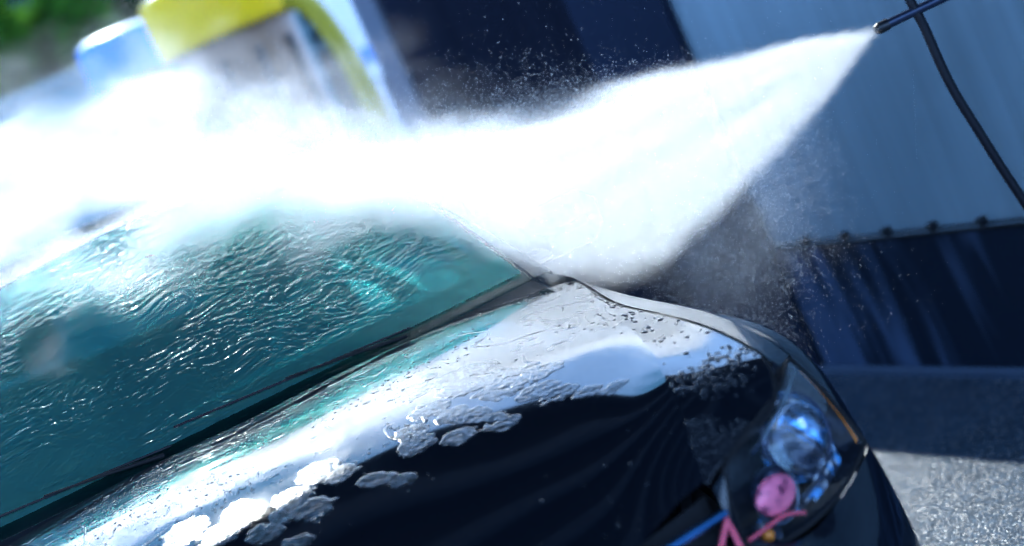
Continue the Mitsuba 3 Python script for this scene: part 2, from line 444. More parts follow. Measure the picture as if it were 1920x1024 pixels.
for nm, i0, i1 in (('front_door', 0, 34), ('rear_door', 35, 60)):
    D = loft([B0, B2, B3, B4], 80, 40)[:, i0:i1 + 1]
    for m in (grid_mesh(D, True), mirror(grid_mesh(D, True))):
        dk = put(nm, m, 'm_paint', car, smooth=40)
        c = D[12, (i1 - i0) - 6] * [1, np.sign(m.vertices[:, 1].mean()), 1]
        put('handle', fillet_box(c + [0, .018 * np.sign(c[1]), 0], (.16, .03, .028), .008), 'm_paint', dk)
D = loft([B0, B2, B3, B4], 80, 40)[:, 60:]
T1 = np.stack([D[:, -1], D[:, -1] + [-.35, -.02, .005], D[:, -1] * [1, .93, 1] + [-.68, 0, .0]])
Tq = loft([T1[:, j] for j in range(0, 40, 3)], 30, 40)
q_m = join(grid_mesh(D, True), grid_mesh(Tq, True, cut_arch(Tq, -2.45)))
for m in (q_m, mirror(q_m)): put('rear_wing', m, 'm_paint', car, smooth=40)
yt = np.linspace(-1, 1, 24)
Tt = np.stack([np.stack([np.full(24, x), yt * w, z - .03 * yt ** 2], -1) for x, w, z in ((-2.5, .735, 1.0), (-2.8, .73, 1.01), (-3.05, .70, .99), (-3.14, .68, .95), (-3.17, .68, .6), (-3.12, .66, .3))])
put('boot', grid_mesh(Tt), 'm_paint', car, smooth=40)
rwu = np.vstack([Rf[::-1, -1] * [1, -1, 1], Rf[1:, -1]])
uu = np.linspace(-1, 1, len(rwu))
rwl = np.stack([np.full(len(rwu), -2.5) + .02 * uu ** 2, uu * .73, .985 - .02 * uu ** 2], -1)
put('rear_window', grid_mesh(np.stack([rwu, rwu * .5 + rwl * .5 + [-.02, 0, .02], rwl]), True), 'm_side_glass', car, smooth=True)
ym = .80
for s in (1, -1):
    mk = put('mirror', trimesh.convex.convex_hull(np.vstack([fillet_box((-.50, s * .92, 1.00), (.10, .20, .13), .035).vertices, fillet_box((-.45, s * .92, 1.0), (.08, .14, .08), .03).vertices])), 'm_paint', car)
    put('arm', tube([(-.48, s * .77, .955), (-.48, s * .86, .96)], .022, 8, 4), 'm_black_plastic', mk)
    put('glass', fillet_box((-.556, s * .92, 1.00), (.006, .165, .10), .002), 'm_chrome', mk)
# wheels
def wheel(x, s):
    t = trimesh.creation.torus(major_radius=.245, minor_radius=.085, major_sections=40, minor_sections=14)
    t.apply_transform(trimesh.transformations.rotation_matrix(math.pi / 2, [1, 0, 0])); t.vertices *= [1, 1.15, 1]
    t.apply_translation((x, s * .785, WR))
    wk = put('wheel', t, 'm_tyre', car, smooth=True)
    parts = [tube([(x, s * .80, WR), (x, s * .86, WR)], .06, 16, 2)]
    for k in range(5):
        a = k * 2 * math.pi / 5 + .3
        parts.append(tube([(x, s * .855, WR), (x + .2 * math.cos(a), s * .83, WR + .2 * math.sin(a))], [.03, .022], 8, 4))
    rim = trimesh.creation.annulus(.18, .205, .17, sections=40); rim.apply_transform(trimesh.transformations.rotation_matrix(math.pi / 2, [1, 0, 0])); rim.apply_translation((x, s * .785, WR))
    put('rim', join(rim, *parts), 'm_chrome', wk)
for x in (AX, -2.45):
    for s in (1, -1): wheel(x, s)
put('underbody', join(box((-3.05, -.6, .2), (1.05, .6, .30)), box((-2.0, -.83, .2), (-.12, .83, .3)), box((-.10, -.75, .3), (-.06, .75, .93)), box((-2.55, -.72, .3), (-2.5, .72, .96))), 'm_gap', car, smooth=False)

# cabin
dash = loft([[(-.03, .72, .935), (-.03, .3, .945), (-.03, -.3, .945), (-.03, -.72, .935)], [(-.30, .74, .955), (-.30, .38, .985), (-.30, -.3, .965), (-.30, -.74, .955)],
             [(-.55, .74, .945), (-.55, .38, .985), (-.55, -.3, .95), (-.55, -.74, .945)], [(-.62, .72, .80), (-.62, .38, .82), (-.62, -.3, .8), (-.62, -.72, .80)], [(-.55, .72, .45), (-.55, .38, .45), (-.55, -.3, .45), (-.55, -.72, .45)]], 40, 30)
put('dashboard', grid_mesh(dash), 'm_interior', car, smooth=True)
sw = trimesh.creation.torus(.185, .015, major_sections=40, minor_sections=10)
sw.apply_transform(trimesh.transformations.rotation_matrix(math.radians(62), [0, 1, 0])); sw.apply_translation((-.80, .38, .93))
put('steering_wheel', join(sw, tube([(-.62, .38, .85), (-.79, .38, .93)], .03, 8, 3), tube([(-.80, .21, .93), (-.80, .55, .93)], .018, 8, 3)), 'm_interior', car)
for y in (.38, -.38):
    s_ = put('seat', join(trimesh.convex.convex_hull(np.vstack([fillet_box((-1.35, y, .50), (.5, .5, .16), .06).vertices])), trimesh.convex.convex_hull(np.vstack([fillet_box((-1.60, y, .62), (.16, .48, .2), .06).vertices, fillet_box((-1.74, y, 1.05), (.12, .40, .14), .05).vertices]))), 'm_seat', car)
    put('headrest', fillet_box((-1.77, y, 1.22), (.10, .26, .16), .04), 'm_seat', s_)
put('rear_seat', join(fillet_box((-2.15, 0, .55), (.5, 1.3, .2), .06), trimesh.convex.convex_hull(np.vstack([fillet_box((-2.38, 0, .65), (.14, 1.3, .2), .05).vertices, fillet_box((-2.46, 0, .95), (.10, 1.25, .2), .04).vertices]))), 'm_seat', car)
mr = put('rear_view_mirror', fillet_box((-.66, .0, 1.275), (.035, .23, .065), .014), 'm_black_plastic', car)
put('stalk', tube([(-.66, 0, 1.29), (-.66, 0, 1.345)], .012, 8, 3), 'm_black_plastic', mr)

# ---- headlamps
top = [(.862, .780, .790), (.96, .722, .804), (1.04, .664, .800), (1.10, .576, .786), (1.145, .495, .760)]
inn = [(1.145, .495, .760), (1.158, .478, .709), (1.142, .477, .639)]
bot = [(.952, .808, .628), (1.0, .751, .613), (1.05, .675, .600), (1.10, .565, .600), (1.142, .477, .639)]
out = [(.862, .780, .790), (.912, .800, .702), (.952, .808, .628)]
nu, nv = 50, 30
ct, cb, cl, cr = spl(top, nu), spl(bot, nu), spl(out, nv), spl(inn, nv)
s, t = np.linspace(0, 1, nu)[None, :, None], np.linspace(0, 1, nv)[:, None, None]
LENS = (1 - t) * ct + t * cb + (1 - s) * cl[:, None] + s * cr[:, None] - ((1 - s) * (1 - t) * ct[0] + s * (1 - t) * ct[-1] + (1 - s) * t * cb[0] + s * t * cb[-1])
LN = grid_normals(LENS); LN *= np.sign((LN @ [.7, .5, .3]).mean())
bul = (np.sin(np.pi * s) * np.sin(np.pi * t))
LENS = LENS + LN * .022 * bul ** .7
def lamp_at(si, ti, depth):
    i, j = int(round(ti * (nv - 1))), int(round(si * (nu - 1)))
    return LENS[i, j] - np.array([.80, .42, .12]) * depth, LN[i, j]
def lamp(sgn, label):
    M = (lambda m: m) if sgn > 0 else mirror
    lk = put('headlamp', M(grid_mesh(LENS)), 'm_lens', car, smooth=True)
    tag(lk, label)
    # dark housing: the lens outline pushed inwards
    depth = .10 * np.minimum(1, 3.2 * np.minimum(np.minimum(s, 1 - s), np.minimum(t, 1 - t)) * 2)
    H = LENS - np.array([.80, .42, .12]) * (.004 + depth)
    put('housing', M(grid_mesh(H)), 'm_black_plastic', lk, smooth=True)
    def bowl(si, ti, r, depth, mat, name, lens=False):
        c, n_ = lamp_at(si, ti, depth)
        ax = np.array([.93, .30, .10]); ax /= np.linalg.norm(ax)
        prof = np.array([(.25 * r, -.7 * r), (.6 * r, -.55 * r), (.85 * r, -.28 * r), (r, 0), (1.06 * r, .01 * r), (1.06 * r, -.1 * r)])
        b = trimesh.creation.revolve(prof, sections=40)
        R = np.eye(4); R[:3, :3] = basis(ax)[:, [1, 2, 0]]; R[:3, 3] = c
        v = b.vertices; a_ = np.arctan2(v[:, 1], v[:, 0]); rr_ = np.hypot(v[:, 0], v[:, 1])
        fl = 1 + .05 * np.sign(np.sin(a_ * 12)) * (rr_ < .95 * r)
        b.vertices[:, 2] *= fl
        b.apply_transform(R)
        bk = put(name, M(b), mat, lk, smooth=20)
        return c, ax, R
    c, ax, R = bowl(.44, .42, .070, .045, 'm_blue_coat', 'reflector')
    dome = trimesh.creation.icosphere(subdivisions=4, radius=.064); dome.vertices *= [1, 1, .5]
    dome.apply_transform(R)
    put('projector_lens', M(dome), 'm_lamp_glass', lk, smooth=True)
    rg = trimesh.creation.torus(.070, .0022, major_sections=48, minor_sections=8); rg.apply_transform(R); rg.apply_translation(ax * .004)
    put('bezel', M(rg), 'm_lance', lk)
    c, ax, R = bowl(.70, .62, .044, .04, 'm_chrome_dark', 'reflector')
    pk = trimesh.creation.icosphere(subdivisions=2, radius=.036); pk.vertices *= [1.2, .85, .3]; pk.apply_transform(R)
    put('bulb_cover', M(pk), 'm_pink_glow', lk, smooth=True)
    c, ax, R = bowl(.80, .90, .026, .03, 'm_blue_coat', 'indicator')
    ib = trimesh.creation.icosphere(subdivisions=2, radius=.011); ib.apply_transform(R)
    put('indicator_bulb', M(ib), 'm_amber', lk, smooth=True)
    # trims
    strip = lambda pts, r, mat, nm: put(nm, M(tube(pts, r, 8, 24)), mat, lk)
    strip([lamp_at(.60, .88, .02)[0], lamp_at(.76, .81, .02)[0], lamp_at(.93, .90, .015)[0]], .0035, 'm_pink', 'trim')
    strip([lamp_at(.30, .72, .02)[0], lamp_at(.45, .76, .02)[0], lamp_at(.60, .78, .025)[0]], .004, 'm_chrome', 'trim')
    wd = [lamp_at(x, y, .03)[0] for x, y in ((.36, .78), (.48, .84), (.62, .86))]
    strip(wd, .005, 'm_blue_coat', 'trim')
    def inner(t0, t1, s0, s1, dep): return M(grid_mesh(LENS[int(t0 * nv):int(t1 * nv), int(s0 * nu):int(s1 * nu)] - np.array([.80, .42, .12]) * dep))
    put('reflector_panel', inner(.70, .93, .20, .52, .022), 'm_blue_panel', lk, smooth=True)
    put('shroud', inner(.56, .69, .14, .38, .020), 'm_chrome_dark', lk, smooth=True)
    rim_ = np.vstack([ct, cr[1:], cb[::-1][1:], cl[::-1][1:]])
    put('gasket', M(tube(rim_, .0042, 6, 0, False)), 'm_gap', lk)
    brow = [lamp_at(x, y, .012)[0] for x, y in ((.10, .12), (.30, .10), (.55, .12), (.80, .16))]
    strip(brow, .0035, 'm_chrome', 'trim')
    side = [lamp_at(x, y, .02)[0] for x, y in ((.22, .30), (.22, .5), (.27, .66))]
    strip(side, .0022, 'm_chrome', 'trim')
    # amber marker along the outer edge
    A = LENS[4:28, 1:4] - np.array([.6, .7, .0]) * .004
    put('side_marker', M(grid_mesh(A)), 'm_amber', lk, smooth=True)
bsdf('m_lamp_glass', {'type': 'dielectric', 'int_ior': 1.5})
lamp(1, 'headlamp on the far side with pink and blue reflections in its bowls')
lamp(-1, 'headlamp on the near side of the car')

# ---- grille and bumper
gy = np.linspace(-.455, .455, 40)
def nose_x(y): return 1.296 - .56 * y ** 2
def gbar(z, r, dx=0.0, y=gy): return tube(np.stack([nose_x(y) + dx, y, np.full(len(y), z) - .12 * y ** 2], -1), r, 8, 0)
gk = put('grille', grid_mesh(np.stack([np.stack([nose_x(gy) - .05, gy, np.full(40, z)], -1) for z in (.735, .52)])), 'm_gap', car, smooth=True)
for z, q_ in ((.738, .0075), (.668, .006), (.605, .006)):
    put('bar', gbar(z, q_, .002 if z > .7 else -.012), 'm_blue_chrome', gk)
put('surround', gbar(.538, .010, .004), 'm_black_plastic', gk)
for s_ in (1, -1):
    y0 = .462 * s_
    put('corner_trim', tube([(nose_x(.455) - .01, y0 * .985, .715), (nose_x(.455) - .004, y0 * .995, .64), (nose_x(.44) - .0, y0 * .96, .55)], .0045, 8, 16), 'm_pink', gk)
    put('corner_trim', tube([(nose_x(.41), .41 * s_, .66), (nose_x(.455) - .004, y0 * .99, .70)], .0045, 8, 10), 'm_pink', gk)
b_top = [(1.262, 0, .53), (1.235, .25, .53), (1.178, .445, .54), (1.155, .462, .70), (1.140, .478, .735)]
def bump_curve(z, k): return [(1.335 - k, 0, z), (1.295 - k, .30, z), (1.20 - k, .53, z), (1.08 - k, .70, z), (.955 - .4 * k, .822, z)]
bt = [(1.306, 0, .532), (1.268, .25, .532), (1.19, .450, .552), (1.146, .480, .634), (1.103, .568, .594), (1.052, .678, .594), (1.002, .755, .607), (.954, .812, .622)]
pts = spl(bt, 80); pts[:, 2] = spl(bt, 80)[:, 2]
Bp = loft([bt, bump_curve(.50, -.015), bump_curve(.38, -.015), bump_curve(.26, .05), bump_curve(.20, .12)], 90, 40)
bm = grid_mesh(Bp, True)
put('bumper', join(bm, mirror(bm)), 'm_paint', car, smooth=35)
pl = np.stack([spl([(1.150, .490, .757), (1.163, .474, .708), (1.148, .472, .636)], 12), spl([(1.160, .462, .748), (1.172, .460, .66), (1.180, .455, .55)], 12)])
plm = grid_mesh(pl)
for m in (plm, mirror(plm)): put('nose_panel', m, 'm_paint', car, smooth=True)

# ---- water on the paint
def beads(G, N, count, rmin, rmax, where, flat=.45, seed=1):
    r_ = np.random.default_rng(seed)
    ico = trimesh.creation.icosphere(subdivisions=1)
    keep = ico.vertices[ico.faces].mean(1)[:, 2] > -.15
    bv, bf = ico.vertices, ico.faces[keep]
    nv_, nu_ = G.shape[:2]
    i, j = r_.uniform(0, nv_ - 1.001, count * 4), r_.uniform(0, nu_ - 1.001, count * 4)
    w = where(i / (nv_ - 1), j / (nu_ - 1), G[i.astype(int), j.astype(int)])
    ok = np.nonzero(r_.random(len(i)) < w)[0][:count]
    i, j = i[ok], j[ok]
    i0, j0 = i.astype(int), j.astype(int); fi, fj = (i - i0)[:, None], (j - j0)[:, None]
    p = (G[i0, j0] * (1 - fi) + G[i0 + 1, j0] * fi) * (1 - fj) + (G[i0, j0 + 1] * (1 - fi) + G[i0 + 1, j0 + 1] * fi) * fj
    nn = N[i0, j0]
    a_ = np.cross(nn, [0, 1, .1]); a_ /= np.linalg.norm(a_, axis=1, keepdims=True); b_ = np.cross(nn, a_)
    r = rmin + (rmax - rmin) * r_.random(len(p)) ** 3
    st_ = 1 + .5 * r_.random(len(p))
    v = p[:, None] + (bv[None, :, :1] * a_[:, None] * st_[:, None, None] + bv[None, :, 1:2] * b_[:, None] + bv[None, :, 2:] * flat * nn[:, None]) * r[:, None, None]
    f = bf[None] + (np.arange(len(p)) * len(bv))[:, None, None]
    m = trimesh.Trimesh(v.reshape(-1, 3), f.reshape(-1, 3), process=False)
    m.remove_unreferenced_vertices()
    return m


# bonnet film: sheets of water with raised rims, patchy towards the front
Gh = loft([C0, C1, C15, C2], 620, 400, True)
Gh = np.concatenate([Gh[:0:-1] * [1, -1, 1], Gh])
Nh = grid_normals(Gh); Nh *= np.sign(Nh[..., 2:3])
X, Y = Gh[..., 0], Gh[..., 1]
vv = lambda sx, sy, o, sd: meshkit.fbm(np.stack([X * sx, Y * sy, X * 0 + .37], -1), o, sd)
BLOBS = [(.42, .25, .05, .05), (.44, .31, .05, .05), (.43, .36, .04, .05), (.50, .31, .05, .05), (.52, .38, .045, .05), (.59, .36, .05, .05), (.58, .44, .04, .045), (.66, .40, .04, .05), (.71, .42, .035, .045), (.75, .455, .025, .03), (.79, .49, .02, .03),
         (.54, .24, .045, .04), (.60, .26, .035, .04), (.64, .285, .035, .035), (.69, .295, .035, .035), (.725, .31, .025, .03), (.69, .235, .035, .035), (.65, .17, .035, .04), (.60, .18, .04, .03), (.70, .065, .028, .028), (.75, .105, .028, .025), (.72, .09, .02, .02), (.57, .01, .05, .045), (.62, .03, .035, .035),
         (.70, -.045, .045, .04), (.66, -.08, .045, .04), (.69, -.13, .045, .04), (.61, -.19, .05, .05), (.56, -.15, .045, .04), (.53, -.24, .05, .05), (.78, -.10, .03, .03), (.62, -.06, .04, .04), (.72, -.22, .04, .04), (.80, -.30, .035, .04), (.56, -.36, .06, .05), (.66, -.30, .05, .045)]
patch = np.full(X.shape, -1.0)
lobe = .40 * vv(30, 24, 2, 41) + .50 * vv(80, 60, 3, 42)
for (bx_, by_, rx_, ry_) in BLOBS:
    patch = np.maximum(patch, 1 - np.hypot((X - bx_) / rx_, (Y - by_) / ry_))
lvl = np.minimum(patch, .30) + 1.9 * (lobe - .485)
th = np.clip(lvl / .10, 0, 1) ** .5 * (.00035 + .0006 * vv(20, 20, 2, 43)) - .0002
sp = .0011 * (vv(130, 130, 3, 47) - .5) * (lvl > .08)
Fm = Gh + (th + sp)[..., None] * Nh
cellok = (np.maximum.reduce([th[:-1, :-1], th[1:, 1:], th[1:, :-1], th[:-1, 1:]]) > -.00015) & (X[:-1, :-1] > .05)
vein = vv(7, 6, 3, 45)
tr = np.exp(-((vein - .5) / .010) ** 2) * np.clip((vv(5, 5, 2, 46) - .42) * 8, 0, 1) * (X > .12) * (X < .62) * .0011 + (np.clip((vv(42, 24, 3, 48) - .66) * 9, 0, 1) ** .5) * (X < .5) * .0010 - .0003
Fr = Gh + tr[..., None] * Nh
rok = (np.maximum.reduce([tr[:-1, :-1], tr[1:, 1:], tr[1:, :-1], tr[:-1, 1:]]) > -.0002) & (X[:-1, :-1] > .05)
rv = put('rivulets', grid_mesh(Fr, False, rok), 'm_bead', hood, smooth=True)
labels[rv] = {'kind': 'stuff'}
fk = put('water_film', grid_mesh(Fm, False, cellok), 'm_film', hood, smooth=True)
tag(fk, 'grey frothy patches of water across the bonnet', kind='stuff')
patch_at = lambda P_: meshkit.fbm(np.stack([P_[:, 0] * 9, P_[:, 1] * 6, P_[:, 0] * 0 + .1], -1), 3, 51)
put('water_beads', beads(Gh, Nh, 4200, .0010, .0036, lambda i, j, P_: np.clip((patch_at(P_) - .45) * 4, .02, 1) * np.where(P_[:, 0] < .62, 1, .02), seed=3), 'm_bead', hood, smooth=True)
labels[f'{hood}__water_beads'] = {'kind': 'stuff'}
No = grid_normals(Ho); No *= np.sign(No[..., 2:3])
fb = put('wing_beads', beads(Ho, No, 1500, .0014, .0060, lambda i, j, P_: np.clip((patch_at(P_ * 1.7) - .42) * 4, .03, 1) * np.where(P_[:, 0] > .80, 1, .06), seed=4), 'm_bead', hood, smooth=True)
labels[fb] = {'kind': 'stuff'}
Nr = grid_normals(Rf); Nr *= np.sign(Nr[..., 2:3])
Rr = Rf * [1, -1, 1]; Nrr = Nr * [1, -1, 1]
rb = put('water_beads', join(beads(Rf, Nr, 1500, .002, .006, lambda i, j, P_: P_[:, 0] * 0 + 1, seed=5), beads(Rr, Nrr, 1500, .002, .006, lambda i, j, P_: P_[:, 0] * 0 + 1, seed=6)), 'm_bead', roof, smooth=True)
labels[rb] = {'kind': 'stuff'}

# ------------------------------------------------------------------ pressure washer: lance and hose
NOZ = np.array([.051, 1.606, 1.156])
LD = np.array([.16, .60, .105]); LD /= np.linalg.norm(LD)
END = np.array([.097, 1.757, 1.161])
LD = END - NOZ; LD /= np.linalg.norm(LD)
lance = thing('spray_lance', 'dark metal pressure washer lance spraying water from its nozzle', 'pressure washer lance')
put('tube', tube([NOZ + LD * .03, NOZ + LD * .75], .0108, 20, 6), 'm_lance', lance)
put('nozzle', join(tube([NOZ, NOZ + LD * .010], [.0085, .0125], 20, 3), tube([NOZ + LD * .0101, NOZ + LD * .034], .0134, 20, 3)), 'm_black_plastic', lance)
put('grip', tube([NOZ + LD * .20, NOZ + LD * .34], .016, 16, 4), 'm_black_plastic', lance)
gun = put('handle', tube([NOZ + LD * .75, NOZ + LD * .98], [.02, .024, .02], 16, 8), 'm_black_plastic', lance)
put('pistol_grip', tube([NOZ + LD * .95, NOZ + LD * .99 + [0, .01, -.14]], [.02, .018], 14, 6), 'm_black_plastic', gun)
hose = put('hose', tube([NOZ + LD * .99 + [0, .01, -.14], NOZ + LD * 1.0 + [.0, .10, -.20], (.1, 2.0, 1.62), (.06, 1.74, 1.42), (0.079, 1.7, 1.187), (0.081, 1.706, 1.134), (0.082, 1.709, 1.052), (0.084, 1.715, 0.957), (0.089, 1.731, 0.857), (0.093, 1.746, 0.768), (0.098, 1.762, 0.683), (.11, 1.80, .40), (.16, 1.82, .12), (.35, 1.80, .02), (.8, 1.75, .014), (1.3, 1.9, .014)], .0108, 14, 200), 'm_rubber')
tag(hose, 'black rubber hose hanging down in front of the blue panel', 'hose')

# ------------------------------------------------------------------ background left
def leaves(center, radii, count, size, seed, lumps=9):
    r_ = np.random.default_rng(seed)
    cs = np.asarray(center) + r_.normal(0, .42, (lumps, 3)) * radii
    rs = r_.uniform(.35, .6, lumps)[:, None] * radii
    which = r_.integers(0, lumps, count)
    d = r_.normal(0, 1, (count, 3)); d /= np.linalg.norm(d, axis=1, keepdims=True)
    p = cs[which] + d * rs[which] * r_.uniform(.55, 1.05, (count, 1))
    a = r_.normal(0, 1, (count, 3)); a /= np.linalg.norm(a, axis=1, keepdims=True)
    b = np.cross(a, r_.normal(0, 1, (count, 3))); b /= np.linalg.norm(b, axis=1, keepdims=True)
    s_ = size * r_.uniform(.6, 1.3, (count, 1))
    v = np.stack([p - a * s_, p + b * s_ * .5, p + a * s_, p - b * s_ * .5], 1).reshape(-1, 3)
    i = np.arange(count)[:, None] * 4
    return trimesh.Trimesh(v, np.vstack([i + [0, 1, 2], i + [0, 2, 3]]), process=False)


def tree(loc, hgt, radii, count, seed, mat, label):
    k = thing('tree', label, 'tree', None)
    x, y = loc
    r_ = np.random.default_rng(seed)
    limbs = [tube([(x, y, 0), (x + .1, y, hgt * .35), (x - .05, y + .1, hgt * .75)], [.16, .12, .05], 10, 12)]
    for q_ in range(6):
        a = q_ * 1.05 + r_.random()
        limbs.append(tube([(x, y, hgt * (.3 + .06 * q_)), (x + .5 * radii[0] * math.cos(a), y + .5 * radii[1] * math.sin(a), hgt * (.5 + .06 * q_))], [.06, .02], 7, 6))
    put('trunk', join(*limbs), 'm_trunk', k)
    put('crown', leaves((x, y, hgt * .66), np.array(radii), count, .09, seed), mat, k, smooth=False)


def along(px, dist):
    """Where a direction seen 'px' (in the 1920 x 1024 photograph) lies at a horizontal distance: used to lay out the far yard."""
    c, s_ = math.cos(ROLL), math.sin(ROLL)
    dx, dy = px[0] - 960, px[1] - 512
    d = FPX * fw + (c * dx - s_ * dy) * rt - (s_ * dx + c * dy) * up
    return CAM + d / np.hypot(d[0], d[1]) * dist


def station(px_l, px_r, zlid, dist, lid_h, lid_mat, label, lid_label):
    """Coin vacuum station: steel drum, round coloured lid with a pale top, bent suction hose."""
    a_, b_ = along(px_l, dist), along(px_r, dist)
    c = (a_ + b_) / 2; r = np.linalg.norm((b_ - a_)[:2]) / 2
    k = thing('vacuum_station', label, 'vacuum cleaner')
    z0, z1 = zlid, zlid + lid_h
    body = trimesh.creation.revolve(np.array([(0, 0), (r * .86, 0), (r * .86, .05), (r * .82, .06), (r * .82, z0 - .03), (r * .86, z0), (0, z0)]), sections=48); body.apply_translation((c[0], c[1], 0))
    put('drum', body, 'm_steel', k, smooth=30)
    lid = trimesh.creation.revolve(np.array([(0, 0), (r * .97, 0), (r, .02), (r, lid_h * .8), (r * .96, lid_h * .92)]), sections=48); lid.apply_translation((c[0], c[1], z0 + .001))
    lk = put('lid', lid, lid_mat, k, smooth=30)
    cap = trimesh.creation.revolve(np.array([(r * .96, lid_h * .92), (r * .80, lid_h * .99), (0, lid_h * 1.05)]), sections=48); cap.apply_translation((c[0], c[1], z0 + .002))
    put('cap', cap, 'm_white', lk, smooth=60)
    return k, c, r


ks, c, r = station((285, 78), (562, -6), 2.0, 9.2, .34, 'm_yellow', 'steel vacuum station with yellow lid and olive hose beside the dark wall', '')
put('seam', join(*[tube([(c[0] + r * .825 * math.cos(a), c[1] + r * .825 * math.sin(a), .06), (c[0] + r * .825 * math.cos(a), c[1] + r * .825 * math.sin(a), 1.89)], .02, 8, 2) for a in (-.5, .1, .7)]), 'm_black_plastic', ks)
pts = [along(p, 8.7) for p in ((530, -5), (580, 10), (622, 60), (655, 110), (683, 165), (708, 215), (735, 270), (760, 330))]
put('suction_hose', tube(pts + [pts[-1] + [0, .1, -.5], pts[-1] + [.1, .1, -1.0]], .052, 14, 60), 'm_olive_hose', ks)
station((140, 100), (292, 42), 2.06, 10.6, .31, 'm_blue', 'vacuum station with blue lid and white top, left of the yellow one', '')

# white information board with a blue band, between the hose and the grey post
bd = thing('notice_board', 'white notice board on a steel post behind the olive hose', 'sign')
bx = along((655, 40), 11.0); bx2 = along((700, 160), 11.0)
Rw = basis((rt[0], rt[1], 0))
put('board', fillet_box((bx[0], bx[1], 2.0), (.30, .05, 1.0), .01, Rw), 'm_white', bd, smooth=False)
put('band', fillet_box(np.array([bx[0], bx[1], 1.66]) + np.r_[-fw[:2], 0] * .028, (.30, .006, .10), .002, Rw), 'm_blue', bd, smooth=False)
put('post', tube([(bx[0], bx[1], 0), (bx[0], bx[1], 1.49)], .035, 12, 3), 'm_chrome', bd)

# pale yard wall, slatted building, trees
yw = thing('yard_wall', 'pale rendered wall along the back of the yard', 'wall')
put('wall', box((-13.2, -7, 0), (-13.0, 3.2, 2.62)), 'm_pale_wall', yw, smooth=False)
put('coping', box((-13.26, -7, 2.621), (-12.94, 3.2, 2.69), .01), 'm_pale_wall', yw, smooth=False)
sb = thing('slatted_building', 'dark teal building with horizontal slats behind the yard wall', 'building')
put('wall', box((-20, -9, 0), (-16.1, 4.5, 4.6)), 'm_slat_back', sb, smooth=False)
for z in np.arange(2.0, 4.5, .24):
    put('slat', box((-16.05, -9, z), (-15.92, 4.52, z + .14), .015), 'm_slat', sb, smooth=False)
tree((-14.4, 1.35), 4.6, (.55, .75, 1.2), 7000, 3, 'm_leaf', 'bright green leafy tree behind the pale yard wall')
tree((-15.2, 2.75), 5.2, (.5, .75, 1.3), 7000, 4, 'm_leaf_2', 'darker green tree to the right of the bright green one')

# ------------------------------------------------------------------ the water spray: a cloud of fine drops, densest along the fan from the nozzle
EU = np.array([.287, .958, 0]); EU /= np.linalg.norm(EU)
EW = np.array([EU[1], -EU[0], 0])                       # towards the front of the car
ORG = np.array([-.28, .50, 1.15])
U0, U1, V0, V1, Q0, Q1 = -2.1, 1.19, -.46, .90, -1.35, .32
STEP = .0125
nu3, nv3, nw3 = int((U1 - U0) / STEP), int((V1 - V0) / STEP), int((Q1 - Q0) / STEP)
uu, vv3, ww = np.meshgrid(*[a + (np.arange(n) + .5) / n * (b - a) for a, b, n in ((U0, U1, nu3), (V0, V1, nv3), (Q0, Q1, nw3))], indexing='ij')
jet_top = lambda u: np.interp(u, [-.3, 0, .121, .262, .384, .591, .748, .993, 1.154], [.34, .27, .213, .176, .155, .122, .100, .055, .010])
jet_bot = lambda u: np.interp(u, [-.3, -.05, .114, .24, .402, .522, .618, .746, .88, 1.006, 1.154], [.10, .06, -.03, -.18, -.262, -.275, -.240, -.200, -.142, -.085, .002])
mist_top = lambda u: np.interp(u, [-1.9, -.9, -.716, -.582, -.286, -.05, .121, .35], [.54, .63, .64, .63, .55, .36, .22, .10])
mist_bot = lambda u: np.interp(u, [-1.9, -.805, -.65, -.384, -.125, .114, .3], [.30, .36, .28, .17, .12, -.06, -.12])


